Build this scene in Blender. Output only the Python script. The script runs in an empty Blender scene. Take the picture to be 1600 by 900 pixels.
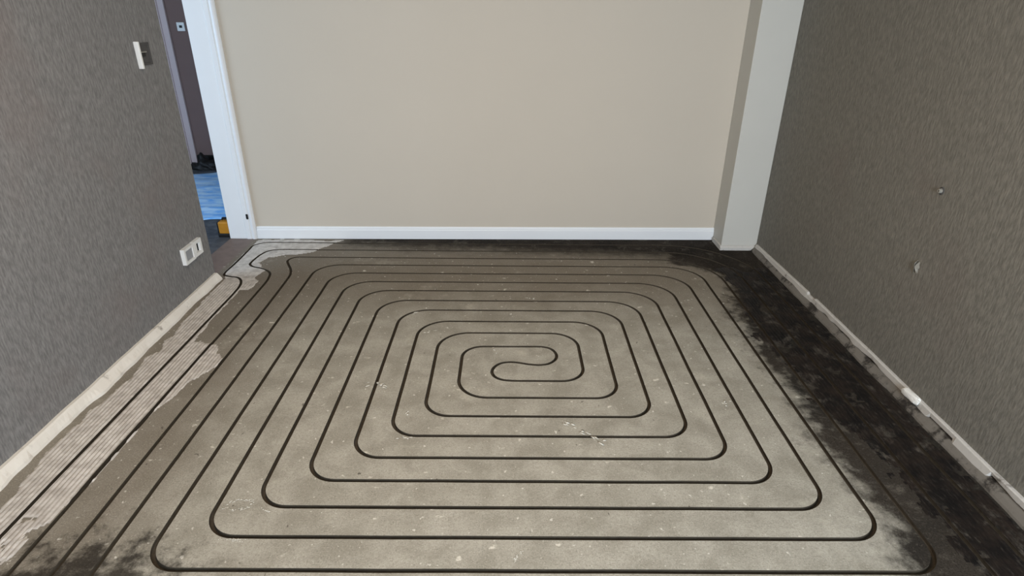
import bpy, bmesh, math, random
from mathutils import Vector, Matrix, noise

random.seed(7)
scene = bpy.context.scene
COL = scene.collection

# ------------------------------------------------------------------ camera
PITCH, YAW, ROLL, FPX, CAM_Z = 0.442772, 0.0063217, -0.0095901, 933.16, 1.5
cp, sp = math.cos(PITCH), math.sin(PITCH)
fw = Vector((math.sin(YAW) * cp, math.cos(YAW) * cp, -sp))
rt = Vector((math.cos(YAW), -math.sin(YAW), 0))
dn = fw.cross(rt)
c, s = math.cos(ROLL), math.sin(ROLL)
rt2, dn2 = c * rt + s * dn, -s * rt + c * dn
cam_data = bpy.data.cameras.new('camera')
cam_data.sensor_width = 36.0
cam_data.lens = FPX / 1600 * 36.0
cam_data.clip_start = 0.02
cam = bpy.data.objects.new('camera', cam_data)
COL.objects.link(cam)
m = Matrix((rt2, -dn2, -fw)).transposed().to_4x4()
m.translation = Vector((0, 0, CAM_Z))
cam.matrix_world = m
scene.camera = cam

# ------------------------------------------------------------------ light
scene.view_settings.view_transform = 'Standard'
scene.view_settings.look = 'None'
scene.view_settings.exposure = 0.0
scene.view_settings.gamma = 1.0
scene.view_settings.use_curve_mapping = False

world = bpy.data.worlds.new('world')
scene.world = world
world.use_nodes = True
wn = world.node_tree.nodes
wn['Background'].inputs[0].default_value = (0.62, 0.78, 1.0, 1)
wn['Background'].inputs[1].default_value = 1.0


def area(name, loc, target, sx, sy, power, col):
    d = bpy.data.lights.new(name, 'AREA')
    d.shape = 'RECTANGLE'
    d.size, d.size_y = sx, sy
    d.energy = power
    d.color = col
    o = bpy.data.objects.new(name, d)
    COL.objects.link(o)
    o.location = loc
    o.rotation_euler = (Vector(target) - Vector(loc)).to_track_quat('-Z', 'Y').to_euler()
    return o


# daylight through the window behind the camera, daylight through the hall
# window, and the room's own warm ceiling lamp
area('window_daylight', (0.90, -1.86, 1.45), (0.2, 3.0, 0.7), 1.15, 1.6, 205, (0.75, 0.86, 1.0))
area('hall_daylight', (-4.30, 2.7, 1.5), (-1.9, 3.75, 0.8), 1.1, 1.3, 62, (0.56, 0.75, 1.0))
area('ceiling_lamp_light', (-0.3, 1.3, 2.52), (-0.3, 1.3, 0.0), 0.45, 0.45, 29, (1.0, 0.74, 0.52))


# ------------------------------------------------------------------ helpers
def link_mesh(name, bm, mat, parent=None, smooth=False):
    me = bpy.data.meshes.new(name)
    bmesh.ops.recalc_face_normals(bm, faces=bm.faces[:])
    bm.to_mesh(me)
    bm.free()
    if mat:
        me.materials.append(mat)
    if smooth:
        for p in me.polygons:
            p.use_smooth = True
    o = bpy.data.objects.new(name, me)
    COL.objects.link(o)
    if parent:
        o.parent = parent
    return o


def add_box(bm, x0, x1, y0, y1, z0, z1):
    v = [bm.verts.new(p) for p in ((x0, y0, z0), (x1, y0, z0), (x1, y1, z0), (x0, y1, z0),
                                   (x0, y0, z1), (x1, y0, z1), (x1, y1, z1), (x0, y1, z1))]
    for f in ((0, 3, 2, 1), (4, 5, 6, 7), (0, 1, 5, 4), (1, 2, 6, 5), (2, 3, 7, 6), (3, 0, 4, 7)):
        bm.faces.new([v[i] for i in f])
    return v


def add_prism(bm, pts_a, pts_b):
    """loft between two closed rings with the same number of points"""
    a = [bm.verts.new(p) for p in pts_a]
    b = [bm.verts.new(p) for p in pts_b]
    n = len(a)
    for i in range(n):
        bm.faces.new((a[i], a[(i + 1) % n], b[(i + 1) % n], b[i]))
    bm.faces.new(a[::-1])
    bm.faces.new(b)


def add_loft(bm, rings):
    """closed tube through many rings"""
    vs = [[bm.verts.new(p) for p in r] for r in rings]
    n = len(vs[0])
    for k in range(len(vs) - 1):
        for i in range(n):
            bm.faces.new((vs[k][i], vs[k][(i + 1) % n], vs[k + 1][(i + 1) % n], vs[k + 1][i]))
    bm.faces.new(vs[0][::-1])
    bm.faces.new(vs[-1])


def bevel(bm, w, seg=2):
    bmesh.ops.bevel(bm, geom=bm.edges[:], offset=w, segments=seg, affect='EDGES', profile=0.5)


def structure(o):
    o['kind'] = 'structure'
    return o


def empty(name, loc, rot=(0, 0, 0)):
    o = bpy.data.objects.new(name, None)
    o.empty_display_size = 0.05
    COL.objects.link(o)
    o.location = loc
    o.rotation_euler = rot
    return o


def tag(o, label, cat, group=None):
    o['label'] = label
    o['category'] = cat
    if group:
        o['group'] = group
    return o


def fbm(x, y, z=0.0, sc=1.0):
    p = Vector((x * sc, y * sc, z))
    return noise.noise(p) + 0.5 * noise.noise(p * 2.1) + 0.25 * noise.noise(p * 4.3)


def srgb(r, g, b):
    def f(u):
        u /= 255.0
        return u / 12.92 if u <= 0.04045 else ((u + 0.055) / 1.055) ** 2.4
    return (f(r), f(g), f(b), 1.0)


# ------------------------------------------------------------------ materials
class NT:
    def __init__(self, name, rough=0.6, spec=0.3):
        self.m = bpy.data.materials.new(name)
        self.m.use_nodes = True
        self.t = self.m.node_tree
        self.b = self.t.nodes['Principled BSDF']
        self.b.inputs['Roughness'].default_value = rough
        self.b.inputs['Specular IOR Level'].default_value = spec
        self.geo = None

    def n(self, typ, **kw):
        nd = self.t.nodes.new(typ)
        for k, v in kw.items():
            setattr(nd, k, v)
        return nd

    def l(self, a, b):
        self.t.links.new(a, b)

    def put(self, sock, v):
        if isinstance(v, bpy.types.NodeSocket):
            self.l(v, sock)
        else:
            sock.default_value = v

    def pos(self):
        if not self.geo:
            self.geo = self.n('ShaderNodeNewGeometry')
        return self.geo.outputs['Position']

    def mapped(self, scale):
        mp = self.n('ShaderNodeMapping')
        self.l(self.pos(), mp.inputs['Vector'])
        mp.inputs['Scale'].default_value = scale
        return mp.outputs[0]

    def noise(self, scale, detail=4.0, rough=0.55, stretch=(1, 1, 1), dist=0.0):
        nd = self.n('ShaderNodeTexNoise')
        self.l(self.mapped(stretch), nd.inputs['Vector'])
        nd.inputs['Scale'].default_value = scale
        nd.inputs['Detail'].default_value = detail
        nd.inputs['Roughness'].default_value = rough
        nd.inputs['Distortion'].default_value = dist
        return nd.outputs['Fac']

    def math(self, op, a, b=0.0, clamp=False):
        nd = self.n('ShaderNodeMath', operation=op)
        nd.use_clamp = clamp
        self.put(nd.inputs[0], a)
        self.put(nd.inputs[1], b)
        return nd.outputs[0]

    def step(self, v, lo, hi, to0=0.0, to1=1.0):
        nd = self.n('ShaderNodeMapRange', interpolation_type='SMOOTHSTEP')
        self.put(nd.inputs['Value'], v)
        for k, x in zip(('From Min', 'From Max', 'To Min', 'To Max'), (lo, hi, to0, to1)):
            self.put(nd.inputs[k], x)
        return nd.outputs[0]

    def mix(self, fac, a, b, mode='MIX'):
        nd = self.n('ShaderNodeMix', data_type='RGBA', blend_type=mode)
        self.put(nd.inputs[0], fac)
        self.put(nd.inputs[6], a)
        self.put(nd.inputs[7], b)
        return nd.outputs[2]

    def curve(self, v, pts, lo, hi):
        """piecewise-smooth y(v): v in [lo,hi], values kept in 0..1"""
        nd = self.n('ShaderNodeFloatCurve')
        cm = nd.mapping
        cu = cm.curves[0]
        while len(cu.points) > 2:
            cu.points.remove(cu.points[-1])
        q = [((a - lo) / (hi - lo), b) for a, b in pts]
        cu.points[0].location = q[0]
        cu.points[1].location = q[-1]
        for a, b in q[1:-1]:
            cu.points.new(a, b)
        cm.update()
        self.put(nd.inputs['Value'], self.step_lin(v, lo, hi))
        return nd.outputs[0]

    def step_lin(self, v, lo, hi, a=0.0, b=1.0):
        nd = self.n('ShaderNodeMapRange')
        self.put(nd.inputs['Value'], v)
        for k, x in zip(('From Min', 'From Max', 'To Min', 'To Max'), (lo, hi, a, b)):
            self.put(nd.inputs[k], x)
        return nd.outputs[0]

    def xyz(self):
        sx = self.n('ShaderNodeSeparateXYZ')
        self.l(self.pos(), sx.inputs[0])
        return sx.outputs

    def bump(self, h, strength=0.3, dist=0.01):
        nd = self.n('ShaderNodeBump')
        nd.inputs['Strength'].default_value = strength
        nd.inputs['Distance'].default_value = dist
        self.l(h, nd.inputs['Height'])
        self.l(nd.outputs[0], self.b.inputs['Normal'])

    def color(self, v):
        self.put(self.b.inputs['Base Color'], v)


def plain(name, col, rough=0.5, var=0.12, scale=30.0, spec=0.3, metal=0.0):
    t = NT(name, rough, spec)
    f = t.noise(scale, 4)
    d = tuple(v * (1 - var) for v in col[:3]) + (1,)
    u = tuple(min(1, v * (1 + var)) for v in col[:3]) + (1,)
    t.color(t.mix(f, d, u))
    t.b.inputs['Metallic'].default_value = metal
    t.bump(f, 0.1, 0.002)
    return t.m


def floor_stain(t):
    """0..1 : where black-brown old glue is left on the screed"""
    x, y, z = t.xyz()
    nb = t.noise(2.6, 5, 0.62)
    nf = t.noise(14.0, 5, 0.65)
    # right hand strip: its inner edge as a function of y
    edge = t.curve(y, [(0.9, .36), (1.28, .40), (1.45, .50), (1.8, .46), (2.1, .44), (2.3, .46), (2.6, .46),
                       (2.9, .50), (3.1, .60), (3.3, .64), (3.42, .56), (3.5, .42), (3.58, .2), (4.1, .1)], 0.9, 4.1)
    # curve value -> x : 0.9 .. 1.5
    ex = t.step_lin(edge, 0.0, 1.0, 0.88, 1.48)
    d = t.math('SUBTRACT', x, ex)
    d = t.math('ADD', d, t.math('MULTIPLY', t.math('SUBTRACT', nb, 0.5), 0.26))
    d = t.math('ADD', d, t.math('MULTIPLY', t.math('SUBTRACT', nf, 0.5), 0.34))
    right = t.step(d, -0.03, 0.13)
    # strip along the back wall
    e = t.math('SUBTRACT', y, t.step_lin(x, -1.2, 1.1, 3.74, 3.54))
    e = t.math('ADD', e, t.math('MULTIPLY', t.math('SUBTRACT', nb, 0.5), 0.25))
    e = t.math('ADD', e, t.math('MULTIPLY', t.math('SUBTRACT', nf, 0.5), 0.18))
    back = t.step(e, -0.04, 0.24)
    back = t.math('MULTIPLY', back, t.step(t.math('ADD', x, t.math('MULTIPLY', nf, 0.1)), -1.22, -1.0))
    # blotch at the near left corner
    bx = t.math('MULTIPLY', t.math('ADD', x, 1.24), 3.0)
    by = t.math('MULTIPLY', t.math('SUBTRACT', y, 1.13), 4.2)
    r = t.math('SQRT', t.math('ADD', t.math('MULTIPLY', bx, bx), t.math('MULTIPLY', by, by)))
    r = t.math('ADD', r, t.math('MULTIPLY', t.math('SUBTRACT', nf, 0.5), 3.0))
    blot = t.math('MULTIPLY', t.step(r, 1.15, 0.35), 0.9)
    return t.math('MAXIMUM', t.math('MAXIMUM', right, back), blot), nb, nf


def make_floor_mat():
    t = NT('screed', 0.62, 0.32)
    stain, nb, nf = floor_stain(t)
    fine = t.noise(90.0, 4, 0.7)
    mid = t.noise(7.0, 5, 0.6, dist=0.4)
    base = t.mix(t.step(mid, 0.3, 0.7), srgb(146, 141, 127), srgb(174, 169, 155))
    base = t.mix(t.step(fine, 0.35, 0.75, 0.0, 0.45), base, srgb(124, 119, 106))
    # worn grey-brown along the left, where tiles were
    x, y, z = t.xyz()
    wl = t.step(t.math('ADD', x, t.math('MULTIPLY', nb, 0.5)), -0.75, -1.1)
    base = t.mix(t.math('MULTIPLY', wl, 0.6), base, srgb(114, 103, 88))
    wb = t.step(t.math('ADD', y, t.math('MULTIPLY', nb, 0.5)), 2.7, 3.6)
    base = t.mix(t.math('MULTIPLY', wb, 0.8), base, srgb(103, 91, 74))
    # pale plaster specks and scuffs, small dark drips
    sp1 = t.noise(16.0, 3, 0.5, stretch=(1, 1.5, 1))
    base = t.mix(t.step(sp1, 0.68, 0.75, 0.0, 0.75), base, srgb(222, 216, 200))
    sp2 = t.noise(26.0, 2, 0.5, stretch=(1.3, 1, 1), dist=0.3)
    base = t.mix(t.step(sp2, 0.72, 0.78, 0.0, 0.8), base, srgb(70, 62, 52))
    grit = t.noise(210.0, 2, 0.6)
    base = t.mix(t.step(grit, 0.55, 0.70, 0.0, 0.4), base, srgb(196, 190, 176))
    base = t.mix(t.step(grit, 0.45, 0.32, 0.0, 0.45), base, srgb(98, 92, 80))
    sp4 = t.noise(46.0, 2, 0.5)
    base = t.mix(t.step(sp4, 0.68, 0.74, 0.0, 0.75), base, srgb(214, 209, 196))
    sp3 = t.noise(3.2, 6, 0.72)
    base = t.mix(t.step(sp3, 0.56, 0.75, 0.0, 0.4), base, srgb(205, 198, 180))
    dark = t.mix(t.step(nb, 0.35, 0.65), srgb(23, 20, 18), srgb(48, 42, 36))
    mott = t.noise(11.0, 6, 0.75, stretch=(1, .8, 1), dist=.5)
    dark = t.mix(t.step(mott, 0.52, 0.70, 0.0, 0.6), dark, srgb(100, 94, 84))
    dark = t.mix(t.step(mott, 0.42, 0.30, 0.0, 0.8), dark, srgb(18, 15, 13))
    dark = t.mix(t.step(fine, 0.52, 0.75, 0.0, 0.6), dark, srgb(96, 90, 80))
    dark = t.mix(t.step(grit, 0.46, 0.36, 0.0, 0.7), dark, srgb(14, 12, 11))
    # doorway threshold: reddish old glue
    th = t.step(x, -1.765, -1.80)
    base = t.mix(th, base, t.mix(nf, srgb(92, 78, 70), srgb(130, 112, 102)))
    col = t.mix(t.math('MULTIPLY', stain, 0.96), base, dark)
    t.color(col)
    t.put(t.b.inputs['Roughness'], t.step(stain, 0, 1, 0.62, 0.8))
    t.put(t.b.inputs['Specular IOR Level'], t.step(stain, 0, 1, 0.30, 0.06))
    h = t.math('ADD', t.math('MULTIPLY', fine, 0.5), t.math('MULTIPLY', nf, 0.5))
    t.bump(h, 0.35, 0.004)
    return t.m


def make_groove_mat():
    t = NT('milled_screed_shaded', 0.9, 0.1)
    f = t.noise(60, 4)
    t.color(t.mix(f, srgb(56, 49, 40), srgb(82, 74, 62)))  # same screed, darkened in the colour for dust and shade inside the groove
    t.bump(f, 0.3, 0.003)
    return t.m


def make_wallpaper(name, a, b, cstain):
    t = NT(name, 0.75, 0.2)
    fib = t.noise(150.0, 3, 0.6, stretch=(1, 1, 0.22))
    fib2 = t.noise(70.0, 3, 0.6, stretch=(1, 1, 0.25))
    big = t.noise(1.6, 4, 0.6)
    col = t.mix(t.step(fib, 0.3, 0.7), a, b)
    col = t.mix(t.step(fib2, 0.5, 0.75, 0, 0.3), col, tuple(v * 1.4 for v in b[:3]) + (1,))
    col = t.mix(t.step(big, 0.5, 0.72, 0, 0.35), col, cstain)
    t.color(col)
    t.bump(t.math('ADD', fib, fib2), 0.3, 0.003)
    return t.m


def make_glue_pale():
    t = NT('tile_glue', 0.8, 0.2)
    f = t.noise(22, 5, 0.65)
    g = t.noise(80, 3, 0.6)
    col = t.mix(t.step(f, 0.3, 0.7), srgb(172, 164, 154), srgb(206, 199, 189))
    col = t.mix(t.step(g, 0.55, 0.8, 0, 0.4), col, srgb(140, 130, 116))
    dirt = t.noise(5.0, 5, 0.7)
    col = t.mix(t.step(dirt, 0.60, 0.74, 0, 0.8), col, srgb(104, 96, 84))
    t.color(col)
    t.bump(g, 0.2, 0.002)
    return t.m


def make_glue_dark():
    t = NT('black_glue', 0.65, 0.2)
    f = t.noise(9, 5, 0.65)
    g = t.noise(110, 4, 0.75, stretch=(1, 0.3, 1))
    mott = t.noise(11.0, 6, 0.75, stretch=(1, .8, 1), dist=.5)
    col = t.mix(t.step(f, 0.35, 0.7), srgb(16, 13, 12), srgb(40, 32, 26))
    col = t.mix(t.step(g, 0.54, 0.72, 0, 0.5), col, srgb(76, 70, 63))
    col = t.mix(t.step(mott, 0.52, 0.68, 0, 0.6), col, srgb(94, 88, 79))
    col = t.mix(t.step(g, 0.45, 0.34, 0, 0.7), col, srgb(10, 9, 9))
    t.color(col)
    t.bump(g, 0.3, 0.002)
    return t.m


def make_dirty_white(name, a, b, thr=0.55):
    t = NT(name, 0.6, 0.3)
    f = t.noise(11, 5, 0.68)
    g = t.noise(40, 4, 0.6)
    col = t.mix(t.step(f, thr, thr + 0.14), a, b)
    col = t.mix(t.step(g, 0.55, 0.8, 0, 0.3), col, b)
    t.color(col)
    t.bump(g, 0.25, 0.003)
    return t.m


M_floor = make_floor_mat()
M_groove = make_groove_mat()
M_left = make_wallpaper('wallpaper_left', srgb(110, 108, 106), srgb(136, 134, 131), srgb(124, 112, 107))
M_right = make_wallpaper('wallpaper_right', srgb(108, 105, 97), srgb(133, 129, 119), srgb(116, 105, 98))
M_back = plain('back_wall_paint', srgb(195, 184, 167), 0.7, 0.02, 3.0, 0.2)
M_col = plain('pillar_paint', srgb(194, 190, 179), 0.55, 0.03, 5.0, 0.3)
M_white = plain('white_gloss_paint', srgb(226, 226, 224), 0.4, 0.02, 8.0, 0.4)
M_ceil = plain('ceiling_paint', srgb(225, 222, 215), 0.8, 0.02, 4.0, 0.1)
M_front = plain('front_wall_paint', srgb(170, 162, 150), 0.8, 0.03, 4.0, 0.1)
M_glue = make_glue_pale()
M_black_glue = make_glue_dark()
M_strip_left = make_dirty_white('strip_plaster', srgb(226, 220, 208), srgb(150, 142, 130), 0.60)
M_strip_right = make_dirty_white('strip_plaster_right', srgb(196, 191, 182), srgb(120, 113, 104), 0.58)
M_upstand = make_dirty_white('screed_upstand', srgb(112, 106, 97), srgb(44, 39, 34), 0.48)
M_chunk = plain('broken_plaster', srgb(228, 225, 216), 0.8, 0.06, 40, 0.1)
M_smear = plain('plaster_dust', srgb(200, 194, 179), 0.9, 0.10, 60, 0.1)
M_plastic = plain('white_plastic', srgb(232, 231, 226), 0.35, 0.03, 50, 0.4)
M_grey_plastic = plain('grey_plastic', srgb(150, 151, 152), 0.4, 0.06, 60, 0.4)
M_dark = plain('dark_cavity', srgb(24, 22, 22), 0.8, 0.2, 40, 0.1)
M_darkgrey = plain('dark_plaster', srgb(84, 82, 80), 0.8, 0.2, 40, 0.1)
M_brass = plain('steel', srgb(150, 148, 142), 0.35, 0.1, 60, 0.5, 0.8)
M_torn = plain('torn_paper', srgb(134, 129, 118), 0.8, 0.15, 80, 0.1)
M_hallwall = plain('hall_wall_paint', srgb(126, 104, 98), 0.7, 0.10, 3.0, 0.2)
M_lilac = plain('hall_door_paint', srgb(206, 188, 186), 0.5, 0.06, 4.0, 0.3)
M_yellow = plain('yellow_plastic', srgb(176, 120, 30), 0.5, 0.15, 30, 0.4)
M_black = plain('black_plastic', srgb(26, 25, 24), 0.5, 0.2, 30, 0.3)


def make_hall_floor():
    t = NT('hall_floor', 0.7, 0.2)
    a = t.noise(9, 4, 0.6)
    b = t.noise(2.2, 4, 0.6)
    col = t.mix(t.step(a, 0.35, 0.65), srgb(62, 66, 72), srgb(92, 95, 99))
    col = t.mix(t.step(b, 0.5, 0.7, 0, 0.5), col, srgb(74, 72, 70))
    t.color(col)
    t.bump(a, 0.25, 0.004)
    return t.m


def make_blue_layer():
    t = NT('blue_layer_tone', 0.35, 0.4)  # bright blue of part of the hall floor, carried by an added layer
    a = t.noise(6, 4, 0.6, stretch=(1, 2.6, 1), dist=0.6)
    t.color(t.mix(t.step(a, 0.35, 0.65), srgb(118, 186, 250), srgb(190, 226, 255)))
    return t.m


M_blue_layer = make_blue_layer()
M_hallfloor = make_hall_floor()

# ------------------------------------------------------------------ room shell
XL, XR = -1.755, 1.688          # wallpapered faces
Y_END = 3.27                    # where the left wall stops at the doorway
Y_FRONT = -1.8
H = 2.6


def yb(x):
    return 3.963 + 0.0127 * x    # foot of the back skirting


# ---- the heating loop: one continuous groove, corner points + radii
Lx = {1: -1.565, 2: -1.443, 3: -1.316, 4: -1.203, 5: -1.076, 6: -.955, 7: -.835, 8: -.708, 9: -.576, 10: -.457,
      11: -.341, 12: -.217}
Rx = {0: .342, 1: .475, 2: .592, 3: .711, 4: .828, 5: .952, 6: 1.074, 7: 1.191, 8: 1.305, 9: 1.43, 10: 1.561}
Yt = {1: 3.870, 2: 3.740, 3: 3.609, 4: 3.490, 5: 3.364, 6: 3.240, 7: 3.119, 8: 2.993, 9: 2.877, 10: 2.752, 11: 2.631,
      12: 2.499}
Yn = {0: 2.207, 1: 2.081, 2: 1.955, 3: 1.832, 4: 1.709, 5: 1.591, 6: 1.470, 7: 1.347, 8: 1.226, 9: 1.10, 10: .98}


def rTR(k):
    return {10: .50, 9: .40, 8: .33}.get(k, .13 + .012 * k)


def rTL(k):
    return .15 if k > 3 else .12


path = []     # (x, y, radius)


def P(x, y, r=0.0):
    path.append((x, y, r))


# inwards: L2 -> ... -> centre
P(Lx[2], -1.55)
for q in ((-1.439, 2.9), (-1.440, 3.26), (-1.461, 3.353), (-1.498, 3.396), (-1.552, 3.427), (-1.610, 3.446), (-1.640, 3.480),
          (-1.643, 3.525), (-1.636, 3.626), (-1.618, 3.693), (-1.586, 3.725), (-1.527, 3.740)):
    P(q[0], q[1], 0.5)
seq_in = [(2, 9, 9, 4), (4, 7, 7, 6), (6, 5, 5, 8), (8, 3, 3, 10), (10, 1, 1, 12)]
for top, r_, n_, l_ in seq_in:
    P(Rx[r_], Yt[top], rTR(r_))
    P(Rx[r_], Yn[n_], .105)
    P(Lx[l_], Yn[n_], .105 if l_ != 12 else .13)
    P(Lx[l_], Yt[l_], rTL(l_) if l_ != 12 else .12)
for q in ((-.02, 2.499), (.165, 2.501), (.208, 2.483), (.230, 2.437), (.228, 2.392), (.194, 2.348), (.147, 2.334), (.092, 2.342),
          (.048, 2.357), (.006, 2.362), (-.036, 2.351), (-.067, 2.314), (-.075, 2.270), (-.060, 2.235), (-.027, 2.213), (.018, 2.207)):
    P(q[0], q[1], 0.5)
seq_out = [(0, 0, 11), (2, 2, 9), (4, 4, 7), (6, 6, 5), (8, 8, 3), (10, 10, 1)]
# from the centre outwards: near line, right, far line, left, next near line ...
near, r_, l_ = seq_out[0]
P(Rx[0], Yn[0], .105)
P(Rx[0], Yt[11], rTR(0))
P(Lx[11], Yt[11], rTL(11))
prev = 11
for near, r_, l_ in seq_out[1:]:
    P(Lx[prev], Yn[near], .105)
    P(Rx[r_], Yn[near], .105)
    P(Rx[r_], Yt[l_], rTR(r_))
    if l_ == 3:
        for q in ((-1.30, 3.612), (-1.373, 3.614), (-1.408, 3.600), (-1.428, 3.557), (-1.405, 3.501), (-1.356, 3.412), (-1.330, 3.333), (-1.320, 2.9)):
            P(q[0], q[1], 0.5)
    elif l_ == 1:
        for q in ((-1.62, 3.868), (-1.676, 3.864), (-1.714, 3.842), (-1.748, 3.807), (-1.742, 3.76), (-1.738, 3.623), (-1.736, 3.495), (-1.740, 3.361),
                  (-1.733, 3.316), (-1.700, 3.298), (-1.626, 3.281), (-1.593, 3.238), (-1.568, 3.167), (-1.563, 3.031)):
            P(q[0], q[1], 0.5)
    else:
        P(Lx[l_], Yt[l_], rTL(l_))
    prev = l_
P(Lx[1], -1.55)


def fillet(pts):
    out = [Vector((pts[0][0], pts[0][1]))]
    for i in range(1, len(pts) - 1):
        a, b, d = (Vector(p[:2]) for p in (pts[i - 1], pts[i], pts[i + 1]))
        u, v = (a - b), (d - b)
        lu, lv = u.length, v.length
        u.normalize(); v.normalize()
        ang = math.acos(max(-1, min(1, u.dot(v))))
        r = pts[i][2]
        if r <= 0 or ang > math.pi - 1e-3:
            out.append(b)
            continue
        tl = r / math.tan(ang / 2)
        tl = min(tl, 0.49 * lu if pts[i - 1][2] else lu * .9, 0.49 * lv if pts[i + 1][2] else lv * .9)
        r = tl * math.tan(ang / 2)
        p0, p1 = b + u * tl, b + v * tl
        cen = b + (u + v).normalized() * (r / math.sin(ang / 2))
        n = max(2, int((math.pi - ang) / math.radians(7)))
        a0 = math.atan2(p0.y - cen.y, p0.x - cen.x)
        a1 = math.atan2(p1.y - cen.y, p1.x - cen.x)
        da = (a1 - a0 + math.pi) % (2 * math.pi) - math.pi
        for k in range(n + 1):
            t = a0 + da * k / n
            out.append(cen + Vector((math.cos(t), math.sin(t))) * r)
    out.append(Vector((pts[-1][0], pts[-1][1])))
    # resample long straights and give the hand-held milling a slight wander
    res = [out[0]]
    for p in out[1:]:
        d = (p - res[-1])
        if d.length < 0.004:
            continue
        n = max(1, int(d.length / 0.12))
        q = res[-1].copy()
        for k in range(1, n + 1):
            res.append(q + d * (k / n))
    return [Vector((p.x + 0.0016 * noise.noise(Vector((p.x * 4, p.y * 4, 3))),
                    p.y + 0.0016 * noise.noise(Vector((p.x * 4, p.y * 4, 9))))) for p in res]


LOOP = fillet(path)
GW, GD = 0.0150, 0.017


def sweep(bm, pts, halfw, depth, top):
    prof = [(-halfw, top), (halfw, top), (halfw, -depth * .7), (halfw * .55, -depth), (-halfw * .55, -depth), (-halfw, -depth * .7)]
    rings = []
    n = len(pts)
    for i, p in enumerate(pts):
        t0 = (p - pts[i - 1]).normalized() if i else None
        t1 = (pts[i + 1] - p).normalized() if i < n - 1 else None
        t = ((t0 or t1) + (t1 or t0)).normalized()
        k = 1.0
        if t0 and t1:
            k = 1 / max(0.6, t.dot(t1))
        nn = Vector((t.y, -t.x)) * k
        rings.append([(p.x + nn.x * u, p.y + nn.y * u, z) for u, z in prof])
    add_loft(bm, rings)


def cutter_obj():
    bm = bmesh.new()
    sweep(bm, LOOP, GW / 2, GD, 0.03)
    return link_mesh('loop_cutter', bm, M_groove)


def difference(o, cut, solver='MANIFOLD'):
    md = o.modifiers.new('cut', 'BOOLEAN')
    md.operation = 'DIFFERENCE'
    md.object = cut
    try:
        md.solver = solver
    except TypeError:
        md.solver = 'EXACT'
    md2 = None
    dg = bpy.context.evaluated_depsgraph_get()
    dg.update()
    me = bpy.data.meshes.new_from_object(o.evaluated_get(dg), preserve_all_data_layers=True, depsgraph=dg)
    n = len(me.polygons)
    o.modifiers.remove(md)
    if n < len(o.data.polygons) // 3 or n == 0:
        print('BOOLEAN failed on', o.name, n)
        return
    old = o.data
    nm = old.name
    o.data = me
    bpy.data.meshes.remove(old)
    me.name = nm
    print('boolean', o.name, n, [mm.name for mm in me.materials])


cut = cutter_obj()

bm = bmesh.new()
add_box(bm, -1.955, XR, Y_FRONT, 4.05, -0.06, 0.0)
floor = structure(link_mesh('floor', bm, M_floor))
floor.data.materials.append(M_groove)
difference(floor, cut)

# ---- walls
T = 0.16
bm = bmesh.new()
add_box(bm, XL - 0.195, XL, Y_FRONT, Y_END, 0.0, H)
add_box(bm, XL - 0.195, XL, Y_END, 3.96, 2.05, H)
structure(link_mesh('wall_left', bm, M_left))

bm = bmesh.new()
y0, y1 = yb(-1.95) + 0.012, yb(XR) + 0.012
add_prism(bm, [(-1.95, y0, 0), (XR, y1, 0), (XR, y1 + T, 0), (-1.95, y0 + T, 0)],
          [(-1.95, y0, H), (XR, y1, H), (XR, y1 + T, H), (-1.95, y0 + T, H)])
structure(link_mesh('wall_back', bm, M_back))

bm = bmesh.new()
add_box(bm, XR, XR + T, Y_FRONT, 4.2, 0.0, H)
structure(link_mesh('wall_right', bm, M_right))

bm = bmesh.new()
WX0, WX1, WZ0, WZ1 = 0.22, 1.58, 0.55, 2.35
add_box(bm, -1.95, WX0, Y_FRONT - T, Y_FRONT, 0, H)
add_box(bm, WX1, XR + T, Y_FRONT - T, Y_FRONT, 0, H)
add_box(bm, WX0, WX1, Y_FRONT - T, Y_FRONT, 0, WZ0)
add_box(bm, WX0, WX1, Y_FRONT - T, Y_FRONT, WZ1, H)
structure(link_mesh('wall_front', bm, M_front))

bm = bmesh.new()
for a, b, c0, c1 in ((WX0, WX0 + .06, WZ0, WZ1), (WX1 - .06, WX1, WZ0, WZ1), (WX0 + .06, WX1 - .06, WZ0, WZ0 + .06),
                     (WX0 + .06, WX1 - .06, WZ1 - .06, WZ1), (.87, .93, WZ0 + .06, WZ1 - .06)):
    add_box(bm, a, b, Y_FRONT - .05, Y_FRONT - .005, c0, c1)
structure(link_mesh('window_1', bm, M_white))

bm = bmesh.new()
add_box(bm, -4.4, XR + T, Y_FRONT - T, 6.3, H, H + 0.1)
structure(link_mesh('ceiling', bm, M_ceil))

# ---- boxed pipe chase in the far right corner
bm = bmesh.new()
add_box(bm, 1.447, XR, 3.80, yb(1.5) + .02, 0.028, H)
bevel(bm, 0.004, 2)
pillar = structure(link_mesh('trim_1', bm, M_col))
bm = bmesh.new()
rings = []
for k in range(13):
    x = 1.438 + (XR - 1.438) * k / 12
    e = 0.004 * noise.noise(Vector((x * 25, 1, 0)))
    rings.append([(x, 3.785 + e, 0.0), (x, 3.783 + e, 0.018), (x, 3.797, 0.030 + e), (x, 3.96, 0.030), (x, 3.96, 0.0)])
add_loft(bm, rings)
link_mesh('plinth', bm, M_strip_right, pillar)

# ---- back skirting: board with a stepped, rounded top
prof = [(0.0, 0.0), (-0.014, 0.002), (-0.014, 0.066), (-0.010, 0.071), (-0.010, 0.080), (-0.006, 0.088), (0.0, 0.090)]
bm = bmesh.new()
xa, xb = XL - .005, 1.447
rings = []
for k in range(2):
    x = (xa, xb)[k]
    yy = yb(x) + 0.0125
    rings.append([(x, yy + a, b) for a, b in prof])
add_loft(bm, rings)
structure(link_mesh('baseboard_back', bm, M_white))


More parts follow.
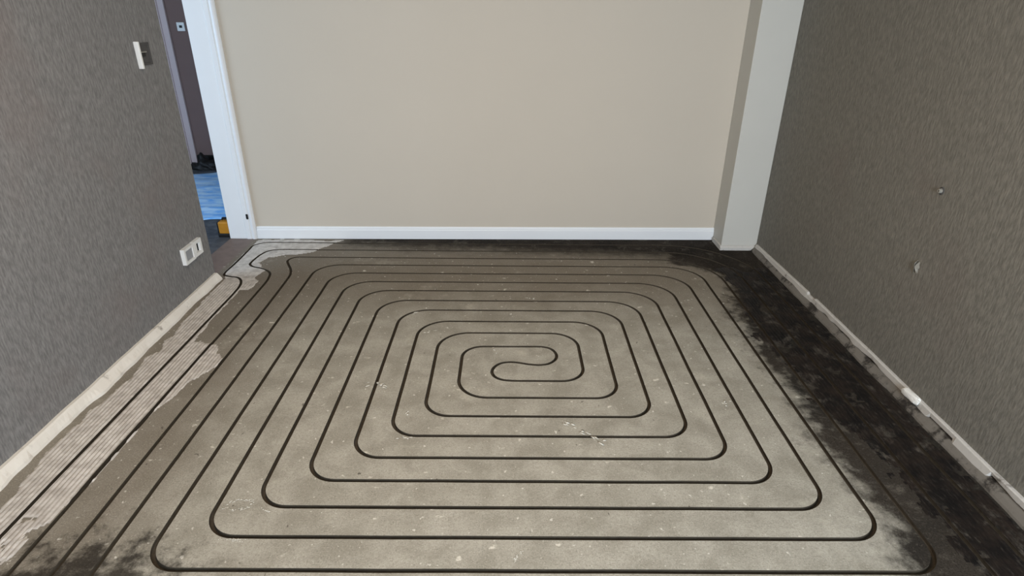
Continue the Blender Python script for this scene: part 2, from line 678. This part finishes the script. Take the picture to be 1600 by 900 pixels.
# ---- left: low rough plaster strip left where the skirting was torn off
bm = bmesh.new()
rings = []
y = Y_FRONT
while y < Y_END + 0.001:
    foot = -1.716 + 0.010 * fbm(1.3, y, 0, 3.2) + 0.004 * fbm(2, y, 5, 14)
    if 2.0 < y < 2.25:
        foot += 0.012 * math.sin((y - 2.0) / .25 * math.pi)
    th = 0.041 + 0.0025 * fbm(4, y, 2, 5)
    rings.append([(XL, y, 0.0), (foot, y, 0.0), (foot - .003, y, 0.012 + .003 * fbm(7, y, 1, 8)),
                  (XL + 0.020 + .003 * fbm(3, y, 7, 9), y, th - .006), (XL + 0.014, y, th), (XL, y, th)])
    y += 0.02
add_loft(bm, rings)
structure(link_mesh('baseboard_left', bm, M_strip_left))

# ---- right: broken plaster edge over a grey screed upstand
bm = bmesh.new()
rings = []
y = Y_FRONT
while y < 3.785:
    foot = 1.650 + 0.006 * fbm(1.7, y, 3, 4) + 0.003 * fbm(5, y, 3, 16)
    top = 0.030 + 0.006 * fbm(2.2, y, 8, 4)
    rings.append([(XR, y, 0.0), (XR, y, top), (1.672, y, top), (1.664, y, top - .008), (foot, y, 0.008), (foot - .003, y, 0.0)])
    y += 0.02
add_loft(bm, rings)
base_r = structure(link_mesh('baseboard_right', bm, M_upstand))
bm = bmesh.new()
rings = []
y = Y_FRONT
while y < 3.785:
    top = 0.060 + 0.0025 * fbm(6, y, 8, 4)
    if y > 3.0:
        top -= (y - 3.0) * .018
    if 2.93 < y < 3.0:
        top -= .010
    n1 = fbm(3.3, y, 11, 2.6)
    n2 = fbm(8.1, y, 4, 11)
    low = 0.030 + 0.016 * n1 + 0.006 * n2
    if 1.78 < y < 1.93:
        low = .036
    if 1.60 < y <= 1.78:
        low = 0.012 + .004 * n2
    if y > 2.95:
        low = 0.010 + 0.010 * n2
    low = max(0.002, min(low, top - .014))
    face = 1.676 - max(0, .040 - low) * .35
    rings.append([(XR, y, low), (XR, y, top), (1.678, y, top), (1.674, y, top - .004), (face, y, low + .004), (face + .003, y, low)])
    y += 0.015
add_loft(bm, rings)
ps = link_mesh('plaster_edge', bm, M_strip_right, base_r)
ps['label'] = 'broken pale plaster edge'

# ------------------------------------------------------------------ old tile glue on the screed
def seg_inside(poly, x, y):
    ins = False
    n = len(poly)
    for i in range(n):
        x1, y1 = poly[i]
        x2, y2 = poly[(i + 1) % n]
        if (y1 > y) != (y2 > y) and x < (x2 - x1) * (y - y1) / (y2 - y1) + x1:
            ins = not ins
    return ins


def glue_field(name, mat, inside, x0, x1, y0, y1, dx, dy, hfun, do_cut=True):
    nx, ny = int((x1 - x0) / dx), int((y1 - y0) / dy)
    cell = [[inside(x0 + (i + .5) * dx, y0 + (j + .5) * dy) for j in range(ny)] for i in range(nx)]
    # drop corner-only contacts so the body stays manifold
    for _ in range(3):
        for i in range(nx - 1):
            for j in range(ny - 1):
                a, b, c_, d = cell[i][j], cell[i + 1][j], cell[i][j + 1], cell[i + 1][j + 1]
                if a and d and not b and not c_:
                    cell[i + 1][j] = True
                if b and c_ and not a and not d:
                    cell[i][j] = True
    bm = bmesh.new()
    top, bot = {}, {}

    def vt(i, j):
        if (i, j) not in top:
            x, y = x0 + i * dx, y0 + j * dy
            edge = 0
            for a, b in ((-1, -1), (-1, 0), (0, -1), (0, 0)):
                p, q = i + a, j + b
                if not (0 <= p < nx and 0 <= q < ny and cell[p][q]):
                    edge += 1
            h = hfun(x, y)
            if edge:
                h = min(h, 0.0008)
            top[i, j] = bm.verts.new((x, y, h))
            bot[i, j] = bm.verts.new((x, y, -0.004))
        return top[i, j], bot[i, j]

    for i in range(nx):
        for j in range(ny):
            if not cell[i][j]:
                continue
            c4 = [vt(i, j), vt(i + 1, j), vt(i + 1, j + 1), vt(i, j + 1)]
            bm.faces.new([v[0] for v in c4])
            bm.faces.new([v[1] for v in c4][::-1])
            for (a, b, p, q) in ((0, 1, i, j - 1), (1, 2, i + 1, j), (2, 3, i, j + 1), (3, 0, i - 1, j)):
                if not (0 <= p < nx and 0 <= q < ny and cell[p][q]):
                    bm.faces.new((c4[a][0], c4[a][1], c4[b][1], c4[b][0]))
    o = link_mesh(name, bm, mat, floor)
    if do_cut:
        o.data.materials.append(M_groove)
        difference(o, cut)
    return o


left_poly = [(-1.16, 3.93), (-1.20, 3.86), (-1.29, 3.72), (-1.40, 3.66), (-1.56, 3.60), (-1.60, 3.50), (-1.50, 3.40), (-1.53, 3.30),
             (-1.49, 3.22), (-1.50, 3.12), (-1.55, 3.10), (-1.548, 2.75), (-1.535, 2.55), (-1.50, 2.56), (-1.455, 2.52), (-1.40, 2.49), (-1.37, 2.41), (-1.318, 2.36),
             (-1.325, 2.30), (-1.36, 2.24), (-1.39, 2.18), (-1.398, 2.08), (-1.425, 2.02), (-1.435, 1.90), (-1.430, 1.82), (-1.428, 1.76), (-1.43, 1.68),
             (-1.432, 1.58), (-1.44, 1.52), (-1.46, 1.40), (-1.47, 1.33), (-1.49, 1.24), (-1.50, 1.1), (-1.52, .8), (-1.5, .3), (-1.55, -.2),
             (-1.66, -.2), (-1.66, .6), (-1.645, 1.2), (-1.642, 1.42), (-1.660, 1.56), (-1.690, 1.75), (-1.686, 1.97), (-1.660, 2.22), (-1.690, 2.38), (-1.655, 2.44), (-1.684, 2.53), (-1.668, 2.58), (-1.684, 2.72), (-1.692, 2.9), (-1.698, 3.05), (-1.70, 3.25),
             (-1.72, 3.30), (-1.748, 3.36), (-1.748, 3.93)]


def in_left(x, y):
    w = 0.010 if y < 3.2 else 0.006
    if y < 1.42 and fbm(x, y, 4, 14) > 0.32:
        return False
    return seg_inside(left_poly, x + w * fbm(x, y, 1, 16), y + 0.035 * fbm(x, y, 6, 9))


def h_left(x, y):
    if y > 3.2:
        return 0.0022 + 0.0010 * fbm(x, y, 2, 20)
    r = 0.5 + 0.5 * math.sin(2 * math.pi * (x + .002 * fbm(x, y, 7, 3)) / 0.0165)
    amp = 0.0016 + (0.0030 if y < 1.9 else .0018) * max(0, min(1, .6 + fbm(x, y, 9, 3)))
    return 0.0018 + amp * r + 0.0006 * fbm(x, y, 3, 40)


gl = glue_field('tile_adhesive', M_glue, in_left, -1.76, -1.14, -0.2, 3.945, 0.0041, 0.012, h_left)
gl['label'] = 'pale combed tile adhesive along the left side'

right_poly = [(1.30, 3.46), (1.33, 3.30), (1.36, 3.10), (1.30, 2.90), (1.26, 2.70), (1.29, 2.4), (1.33, 2.2), (1.31, 2.0), (1.36, 1.8), (1.38, 1.6), (1.42, 1.45),
              (1.38, 1.30), (1.42, 1.1), (1.40, .7), (1.45, .2), (1.642, .2), (1.640, 3.0), (1.640, 3.46)]


def in_right(x, y):
    if fbm(x, y, 14, 7) + .6 * fbm(x, y, 3, 26) > 0.50 + .9 * max(0, x - 1.38):
        return False
    return seg_inside(right_poly, x + 0.045 * fbm(x, y, 1, 9) + .03 * fbm(x, y, 2, 35), y + 0.06 * fbm(x, y, 6, 7))


def h_right(x, y):
    r = 0.5 + 0.5 * math.sin(2 * math.pi * (x + .002 * fbm(x, y, 7, 3)) / 0.0175)
    return 0.0012 + (0.0012 + .0012 * max(0, min(1, .5 + fbm(x, y, 9, 3)))) * r + 0.0005 * fbm(x, y, 3, 40)


gr = glue_field('black_adhesive', M_black_glue, in_right, 1.20, 1.644, 0.2, 3.5, 0.0044, 0.014, h_right)
gr['label'] = 'black combed adhesive along the right side'
bpy.data.objects.remove(cut)


# pale plaster smears trodden into the screed
def smear(pts, w, seed, name='plaster_smear'):
    """a trodden-in smear: a cluster of thin ragged flakes along a line"""
    rnd = random.Random(seed)
    bm = bmesh.new()
    tot = sum((Vector(b) - Vector(a)).length for a, b in zip(pts[:-1], pts[1:]))
    for a, b in zip(pts[:-1], pts[1:]):
        a, b = Vector(a), Vector(b)
        n = max(2, int((b - a).length / (w * .9)))
        for k in range(n):
            u = rnd.random()
            p = a + (b - a) * u + Vector((rnd.gauss(0, w * .55), rnd.gauss(0, w * .55)))
            d = (b - a).normalized()
            nn = Vector((-d.y, d.x))
            rl, rw = w * rnd.uniform(.4, 1.3), w * rnd.uniform(.25, .7)
            m = 9
            ring = []
            for q in range(m):
                t = 2 * math.pi * q / m
                k2 = rnd.uniform(.55, 1.15)
                ring.append(p + d * (math.cos(t) * rl * k2) + nn * (math.sin(t) * rw * k2))
            top = bm.verts.new((p.x, p.y, 0.0008))
            lo = bm.verts.new((p.x, p.y, -0.001))
            vs = [bm.verts.new((v.x, v.y, 0.0002)) for v in ring]
            for q in range(m):
                bm.faces.new((vs[q], vs[(q + 1) % m], top))
                bm.faces.new((vs[(q + 1) % m], vs[q], lo))
    return link_mesh(name, bm, M_smear, floor, True)


smears = [([(.221, 1.925), (.30, 1.86), (.36, 1.80)], .014), ([(-.62, 2.165), (-.56, 2.185), (-.52, 2.16)], .013), ([(-.43, 1.82), (-.37, 1.823)], .010),
          ([(.905, 2.03), (.925, 2.075)], .012), ([(-.93, 1.475), (-.90, 1.50), (-.85, 1.50), (-.84, 1.47), (-.90, 1.455), (-.93, 1.465)], .006),
          ([(-.82, 1.465), (-.76, 1.448)], .007), ([(-.90, 1.335), (-.80, 1.335)], .005), ([(-.53, 2.84), (-.49, 2.85)], .012),
          ([(.02, 1.255), (.05, 1.31)], .005), ([(-.43, 2.63), (-.37, 2.65)], .009), ([(-.41, 1.965), (-.405, 2.00)], .008),
          ([(.10, 3.03), (.14, 3.03)], .012), ([(-.07, 2.475), (-.055, 2.43)], .008), ([(.13, 2.42), (.16, 2.41)], .006)]
for i, (pts, w) in enumerate(smears):
    smear(pts, w, 20 + i)

# ------------------------------------------------------------------ doorway to the hall
# far jamb lining faces the room; moulded casing beside it
door = structure(empty('door_1', (-1.85, 3.95, 0)))


def dpart(name, bm, mat, parent=door):
    o = link_mesh(name, bm, mat, None)
    o.parent = parent
    o.matrix_parent_inverse = Matrix.Translation(-Vector(door.location))
    return o


bm = bmesh.new()
add_box(bm, -1.955, -1.838, 3.943, 3.952, 0.0, 2.05)
bevel(bm, 0.0015, 1)
dpart('jamb', bm, M_white)
prof = [(-1.836, 3.952), (-1.836, 3.940), (-1.832, 3.937), (-1.806, 3.937), (-1.802, 3.941), (-1.796, 3.941), (-1.792, 3.935), (-1.784, 3.933),
        (-1.776, 3.934), (-1.770, 3.938), (-1.764, 3.945), (-1.764, 3.952)]
bm = bmesh.new()
add_loft(bm, [[(a, b, 0.0) for a, b in prof], [(a, b, 2.05) for a, b in prof]])
dpart('casing', bm, M_white)
bm = bmesh.new()
add_box(bm, -1.955, XL, Y_END + .001, 3.943, 2.03, 2.05)
dpart('head_lining', bm, M_white)
bm = bmesh.new()
add_box(bm, -1.815, -1.800, 3.9335, 3.938, 0.145, 0.182)
bevel(bm, 0.003, 2)
sk = dpart('strike_plate', bm, M_black)
sk['label'] = 'small dark latch plate near the foot of the white casing'

# hall shell
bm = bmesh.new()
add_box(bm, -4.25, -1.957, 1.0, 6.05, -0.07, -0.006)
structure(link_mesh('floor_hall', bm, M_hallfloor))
bm = bmesh.new()
add_box(bm, -4.25, -1.0, 6.05, 6.2, -0.06, H)
structure(link_mesh('wall_hall_far', bm, M_hallwall))
bm = bmesh.new()
add_box(bm, -4.4, -4.25, 1.0, 2.0, -0.06, H)
add_box(bm, -4.4, -4.25, 3.4, 6.2, -0.06, H)
add_box(bm, -4.4, -4.25, 2.0, 3.4, -0.06, .8)
add_box(bm, -4.4, -4.25, 2.0, 3.4, 2.25, H)
structure(link_mesh('wall_hall_left', bm, M_ceil))
bm = bmesh.new()
add_box(bm, -4.4, -1.95, .85, 1.0, -0.06, H)
structure(link_mesh('wall_hall_near', bm, M_ceil))
bm = bmesh.new()
add_box(bm, -1.95, -1.80, 4.12, 6.05, -0.06, H)
structure(link_mesh('wall_hall_right', bm, M_ceil))
# creased blue layer added for the bright blue zone of the hall floor
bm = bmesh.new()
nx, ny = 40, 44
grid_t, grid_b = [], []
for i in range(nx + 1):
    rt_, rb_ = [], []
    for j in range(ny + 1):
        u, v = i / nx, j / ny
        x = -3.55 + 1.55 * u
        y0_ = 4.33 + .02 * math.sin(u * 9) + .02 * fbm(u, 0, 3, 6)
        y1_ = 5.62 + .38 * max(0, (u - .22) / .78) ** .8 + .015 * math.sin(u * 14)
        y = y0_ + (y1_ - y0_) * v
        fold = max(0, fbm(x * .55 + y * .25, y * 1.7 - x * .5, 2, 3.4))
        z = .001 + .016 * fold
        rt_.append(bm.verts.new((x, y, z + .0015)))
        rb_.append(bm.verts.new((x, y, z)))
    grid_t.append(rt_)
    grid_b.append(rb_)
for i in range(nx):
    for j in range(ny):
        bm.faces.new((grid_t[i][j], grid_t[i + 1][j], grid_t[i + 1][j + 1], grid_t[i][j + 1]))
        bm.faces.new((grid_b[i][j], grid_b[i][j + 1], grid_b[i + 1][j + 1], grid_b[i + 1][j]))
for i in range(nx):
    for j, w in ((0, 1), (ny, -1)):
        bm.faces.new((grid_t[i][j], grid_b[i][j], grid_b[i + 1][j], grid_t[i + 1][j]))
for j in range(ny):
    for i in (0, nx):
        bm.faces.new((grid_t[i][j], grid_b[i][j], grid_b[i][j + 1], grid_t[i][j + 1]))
sh = link_mesh('blue_layer', bm, M_blue_layer, None, True)
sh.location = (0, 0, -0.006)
tag(sh, 'creased blue layer added over the dark hall floor', 'plastic sheet')  # layer added for the bright blue zone; 'plastic sheet' is only its category

# dark hall baseboard
bm = bmesh.new()
add_box(bm, -3.16, -1.95, 6.030, 6.05, -0.006, 0.10)
bevel(bm, 0.004, 1)
structure(link_mesh('baseboard_hall', bm, M_black))

# pale door in its moulded frame on the hall's far wall
hd = structure(empty('door_2', (-3.5, 6.05, 0)))


def hpart(name, bm, mat, parent=hd):
    o = link_mesh(name, bm, mat, None)
    o.parent = parent
    o.matrix_parent_inverse = Matrix.Translation(-Vector(hd.location))
    return o


bm = bmesh.new()
for a, b, d in ((-3.165, -3.222, .022), (-3.222, -3.238, .034), (-3.238, -3.268, .024)):
    add_box(bm, b, a, 6.05 - d, 6.051, -0.006, 2.1)
hpart('casing', bm, M_lilac)
bm = bmesh.new()
add_box(bm, -4.10, -3.272, 6.035, 6.051, -0.006, 2.08)
hpart('door_leaf', bm, M_lilac)

# ------------------------------------------------------------------ things in the hall
def lathe(bm, prof, seg=16, mat=None):
    rings = []
    for r, z in prof:
        rings.append([(r * math.cos(2 * math.pi * k / seg), r * math.sin(2 * math.pi * k / seg), z) for k in range(seg)])
    if mat:
        rings = [[tuple(mat @ Vector(p)) for p in r] for r in rings]
    add_loft(bm, rings)


tb = tag(empty('tool_box', (-2.010, 4.03, -0.006)), 'small yellow and black box on the hall floor behind the white door jamb', 'tool box')
bm = bmesh.new(); add_box(bm, -.036, .040, -.05, .05, 0.024, .112); bevel(bm, .010, 3); link_mesh('body', bm, M_yellow, tb)
bm = bmesh.new(); add_box(bm, -.044, .044, -.054, .054, 0.0, .028); bevel(bm, .006, 2); link_mesh('base', bm, M_black, tb)
bm = bmesh.new(); add_box(bm, -.046, -.032, -.045, .045, 0.02, .108); bevel(bm, .005, 2); link_mesh('end_cap', bm, M_black, tb)
bm = bmesh.new()
add_loft(bm, [[(x + a, b, z + c_) for a, b, c_ in ((0, -.008, -.006), (0, .008, -.006), (0, .008, .006), (0, -.008, .006))]
              for x, z in ((-.022, .108), (-.018, .126), (.022, .126), (.026, .108))])
link_mesh('handle', bm, M_black, tb)

bm = bmesh.new()
bmesh.ops.create_icosphere(bm, subdivisions=4, radius=1.0)
for v in bm.verts:
    p = v.co.copy()
    k = 1 + .35 * fbm(p.x, p.y, p.z * 2, 1.7)
    spike = math.exp(-((p.x + .25) / .16) ** 2) * max(0, p.z) * .75
    v.co = Vector((p.x * .16 * k, p.y * .09 * k, max(-.02, p.z) * (.085 * k + .10 * spike)))
dz = min(v.co.z for v in bm.verts)
for v in bm.verts:
    v.co.z -= dz
rb = link_mesh('rubbish_bag', bm, M_black, None, True)
rb.location = (-3.02, 5.93, -0.006)
tag(rb, 'crumpled black bag on the floor at the foot of the dark hall wall', 'bag')

sw = tag(empty('light_switch', (-3.054, 6.05, 1.29)), 'small white switch plate on the dark hall wall seen through the doorway', 'light switch')
bm = bmesh.new(); add_box(bm, -.036, .036, -.010, 0, -.038, .038); bevel(bm, .004, 2); link_mesh('plate', bm, M_plastic, sw)
bm = bmesh.new(); add_box(bm, -.012, .014, -.014, -.006, -.010, .012); bevel(bm, .002, 1); link_mesh('rocker', bm, M_black, sw)

# ------------------------------------------------------------------ sockets on the left wall (local: x out of wall, y along wall, z up)
def frame_bm(y0, y1, z0, z1, d, t):
    bm = bmesh.new()
    o = [(y0, z0), (y1, z0), (y1, z1), (y0, z1)]
    i = [(y0 + t, z0 + t), (y1 - t, z0 + t), (y1 - t, z1 - t), (y0 + t, z1 - t)]
    vs = {}
    for tagk, ring in (('o', o), ('i', i)):
        for x in (0, d):
            vs[tagk, x] = [bm.verts.new((x, a, b)) for a, b in ring]
    for k in range(4):
        n = (k + 1) % 4
        bm.faces.new((vs['o', 0][k], vs['o', 0][n], vs['o', d][n], vs['o', d][k]))
        bm.faces.new((vs['i', 0][k], vs['i', d][k], vs['i', d][n], vs['i', 0][n]))
        bm.faces.new((vs['o', d][k], vs['o', d][n], vs['i', d][n], vs['i', d][k]))
        bm.faces.new((vs['o', 0][k], vs['i', 0][k], vs['i', 0][n], vs['o', 0][n]))
    return bm


s1 = tag(empty('wall_socket', (XL, 3.065, 0.262)), 'double white and grey socket without cover, low on the left wall by the doorway', 'wall socket')
bm = frame_bm(-.100, .004, -.048, .040, .022, .014); link_mesh('socket_frame', bm, M_plastic, s1)
bm = frame_bm(.010, .095, -.046, .042, .020, .018); link_mesh('socket_frame', bm, M_plastic, s1)
bm = bmesh.new(); add_box(bm, 0.0, .016, -.088, -.008, -.036, .028); bevel(bm, .003, 2)
si = link_mesh('insert', bm, M_grey_plastic, s1); si['label'] = 'grey socket insert'
bm = bmesh.new(); add_box(bm, .0, .006, .026, .080, -.030, .026)
so = link_mesh('back_box', bm, M_dark, s1); so['label'] = 'dark open box'
bm = bmesh.new(); add_box(bm, .0, .014, .026, .050, -.026, .022); bevel(bm, .002, 1); link_mesh('terminal', bm, M_plastic, s1)

s2 = tag(empty('wall_switch', (XL, 3.045, 1.272)), 'open dark switch box with one white upright edge, high on the left wall', 'wall switch')
bm = bmesh.new(); add_box(bm, 0.0, .022, -.045, -.030, -.062, .058); bevel(bm, .003, 2); link_mesh('mounting_plate', bm, M_plastic, s2)
bm = frame_bm(-.030, .075, -.050, .050, .006, .010); fr = link_mesh('box_rim', bm, M_darkgrey, s2)
bm = bmesh.new(); add_box(bm, 0.0, .003, -.020, .065, -.040, .040)
bx = link_mesh('back_box', bm, M_darkgrey, s2)
bm = bmesh.new(); add_box(bm, 0.0, .010, -.024, .024, -.010, .004); bevel(bm, .002, 1); link_mesh('terminal', bm, M_black, s2)
bm = bmesh.new(); add_box(bm, 0.0, .012, -.010, .035, .006, .013); bevel(bm, .002, 1); link_mesh('bracket', bm, M_brass, s2)

# ------------------------------------------------------------------ marks on the right wall
w1 = tag(empty('wall_hole', (XR, 2.265, 0.535)), 'slit hole with torn pale paper edges on the right wall, lower of two marks', 'wall hole')
for sgn, hh in ((-1, .026), (1, .030)):
    bm = bmesh.new()
    rings = []
    for k in range(9):
        u = k / 8
        z = (-.5 + u) * 2 * hh
        y0 = sgn * (.004 + .003 * math.sin(u * 9 + sgn))
        y1 = sgn * (.010 + .004 * math.sin(u * math.pi) + .003 * math.sin(u * 14))
        lift = -.010 * math.sin(u * math.pi) - .0015
        rings.append([(-.0003, y1, z), (lift, y0, z), (lift + .0012, y0 - sgn * .0008, z), (.0, y1 - sgn * .001, z)])
    add_loft(bm, rings)
    link_mesh('torn_flap', bm, M_torn, w1)
bm = bmesh.new()
bmesh.ops.create_uvsphere(bm, u_segments=16, v_segments=10, radius=1.0)
for v in bm.verts:
    v.co = Vector((v.co.x * .0016, v.co.y * .006, v.co.z * .022 - .004))
link_mesh('opening', bm, M_dark, w1, True)

w2 = tag(empty('wall_plug', (XR, 2.265, 0.858)), 'small pale plug stub sticking out of the right wall, upper of two marks', 'wall plug')
rot = Matrix.Rotation(math.radians(-90), 4, 'Y')
bm = bmesh.new(); lathe(bm, [(.006, 0), (.009, .001), (.009, .012), (.007, .014), (.004, .014), (.003, .008)], 14, rot); link_mesh('plug', bm, M_torn, w2)
bm = bmesh.new(); lathe(bm, [(.016, 0), (.014, .0015), (.010, .002)], 14, rot); link_mesh('collar', bm, M_darkgrey, w2)

# ------------------------------------------------------------------ loose plaster lumps
def chunk(loc, sx, sy, sz, seed, label, rz=0.0):
    bm = bmesh.new()
    bmesh.ops.create_icosphere(bm, subdivisions=3, radius=1.0)
    for v in bm.verts:
        p = v.co.copy()
        p = Vector((math.copysign(abs(p.x) ** .6, p.x), math.copysign(abs(p.y) ** .6, p.y), math.copysign(abs(p.z) ** .6, p.z)))
        k = 1 + .22 * fbm(p.x + seed, p.y, p.z, 1.5)
        v.co = Vector((p.x * sx * k, p.y * sy * k, p.z * sz * k))
    z0 = min(v.co.z for v in bm.verts)
    for v in bm.verts:
        v.co.z -= z0
    o = link_mesh('plaster_chunk', bm, M_chunk, None)
    o.location = loc
    o.rotation_euler = (0, 0, rz)
    return tag(o, label, 'plaster')


chunk((1.668, 2.035, 0.036), .014, .048, .016, 1, 'bright white plaster lump sitting on the broken right skirting edge', .05)
print('script done')
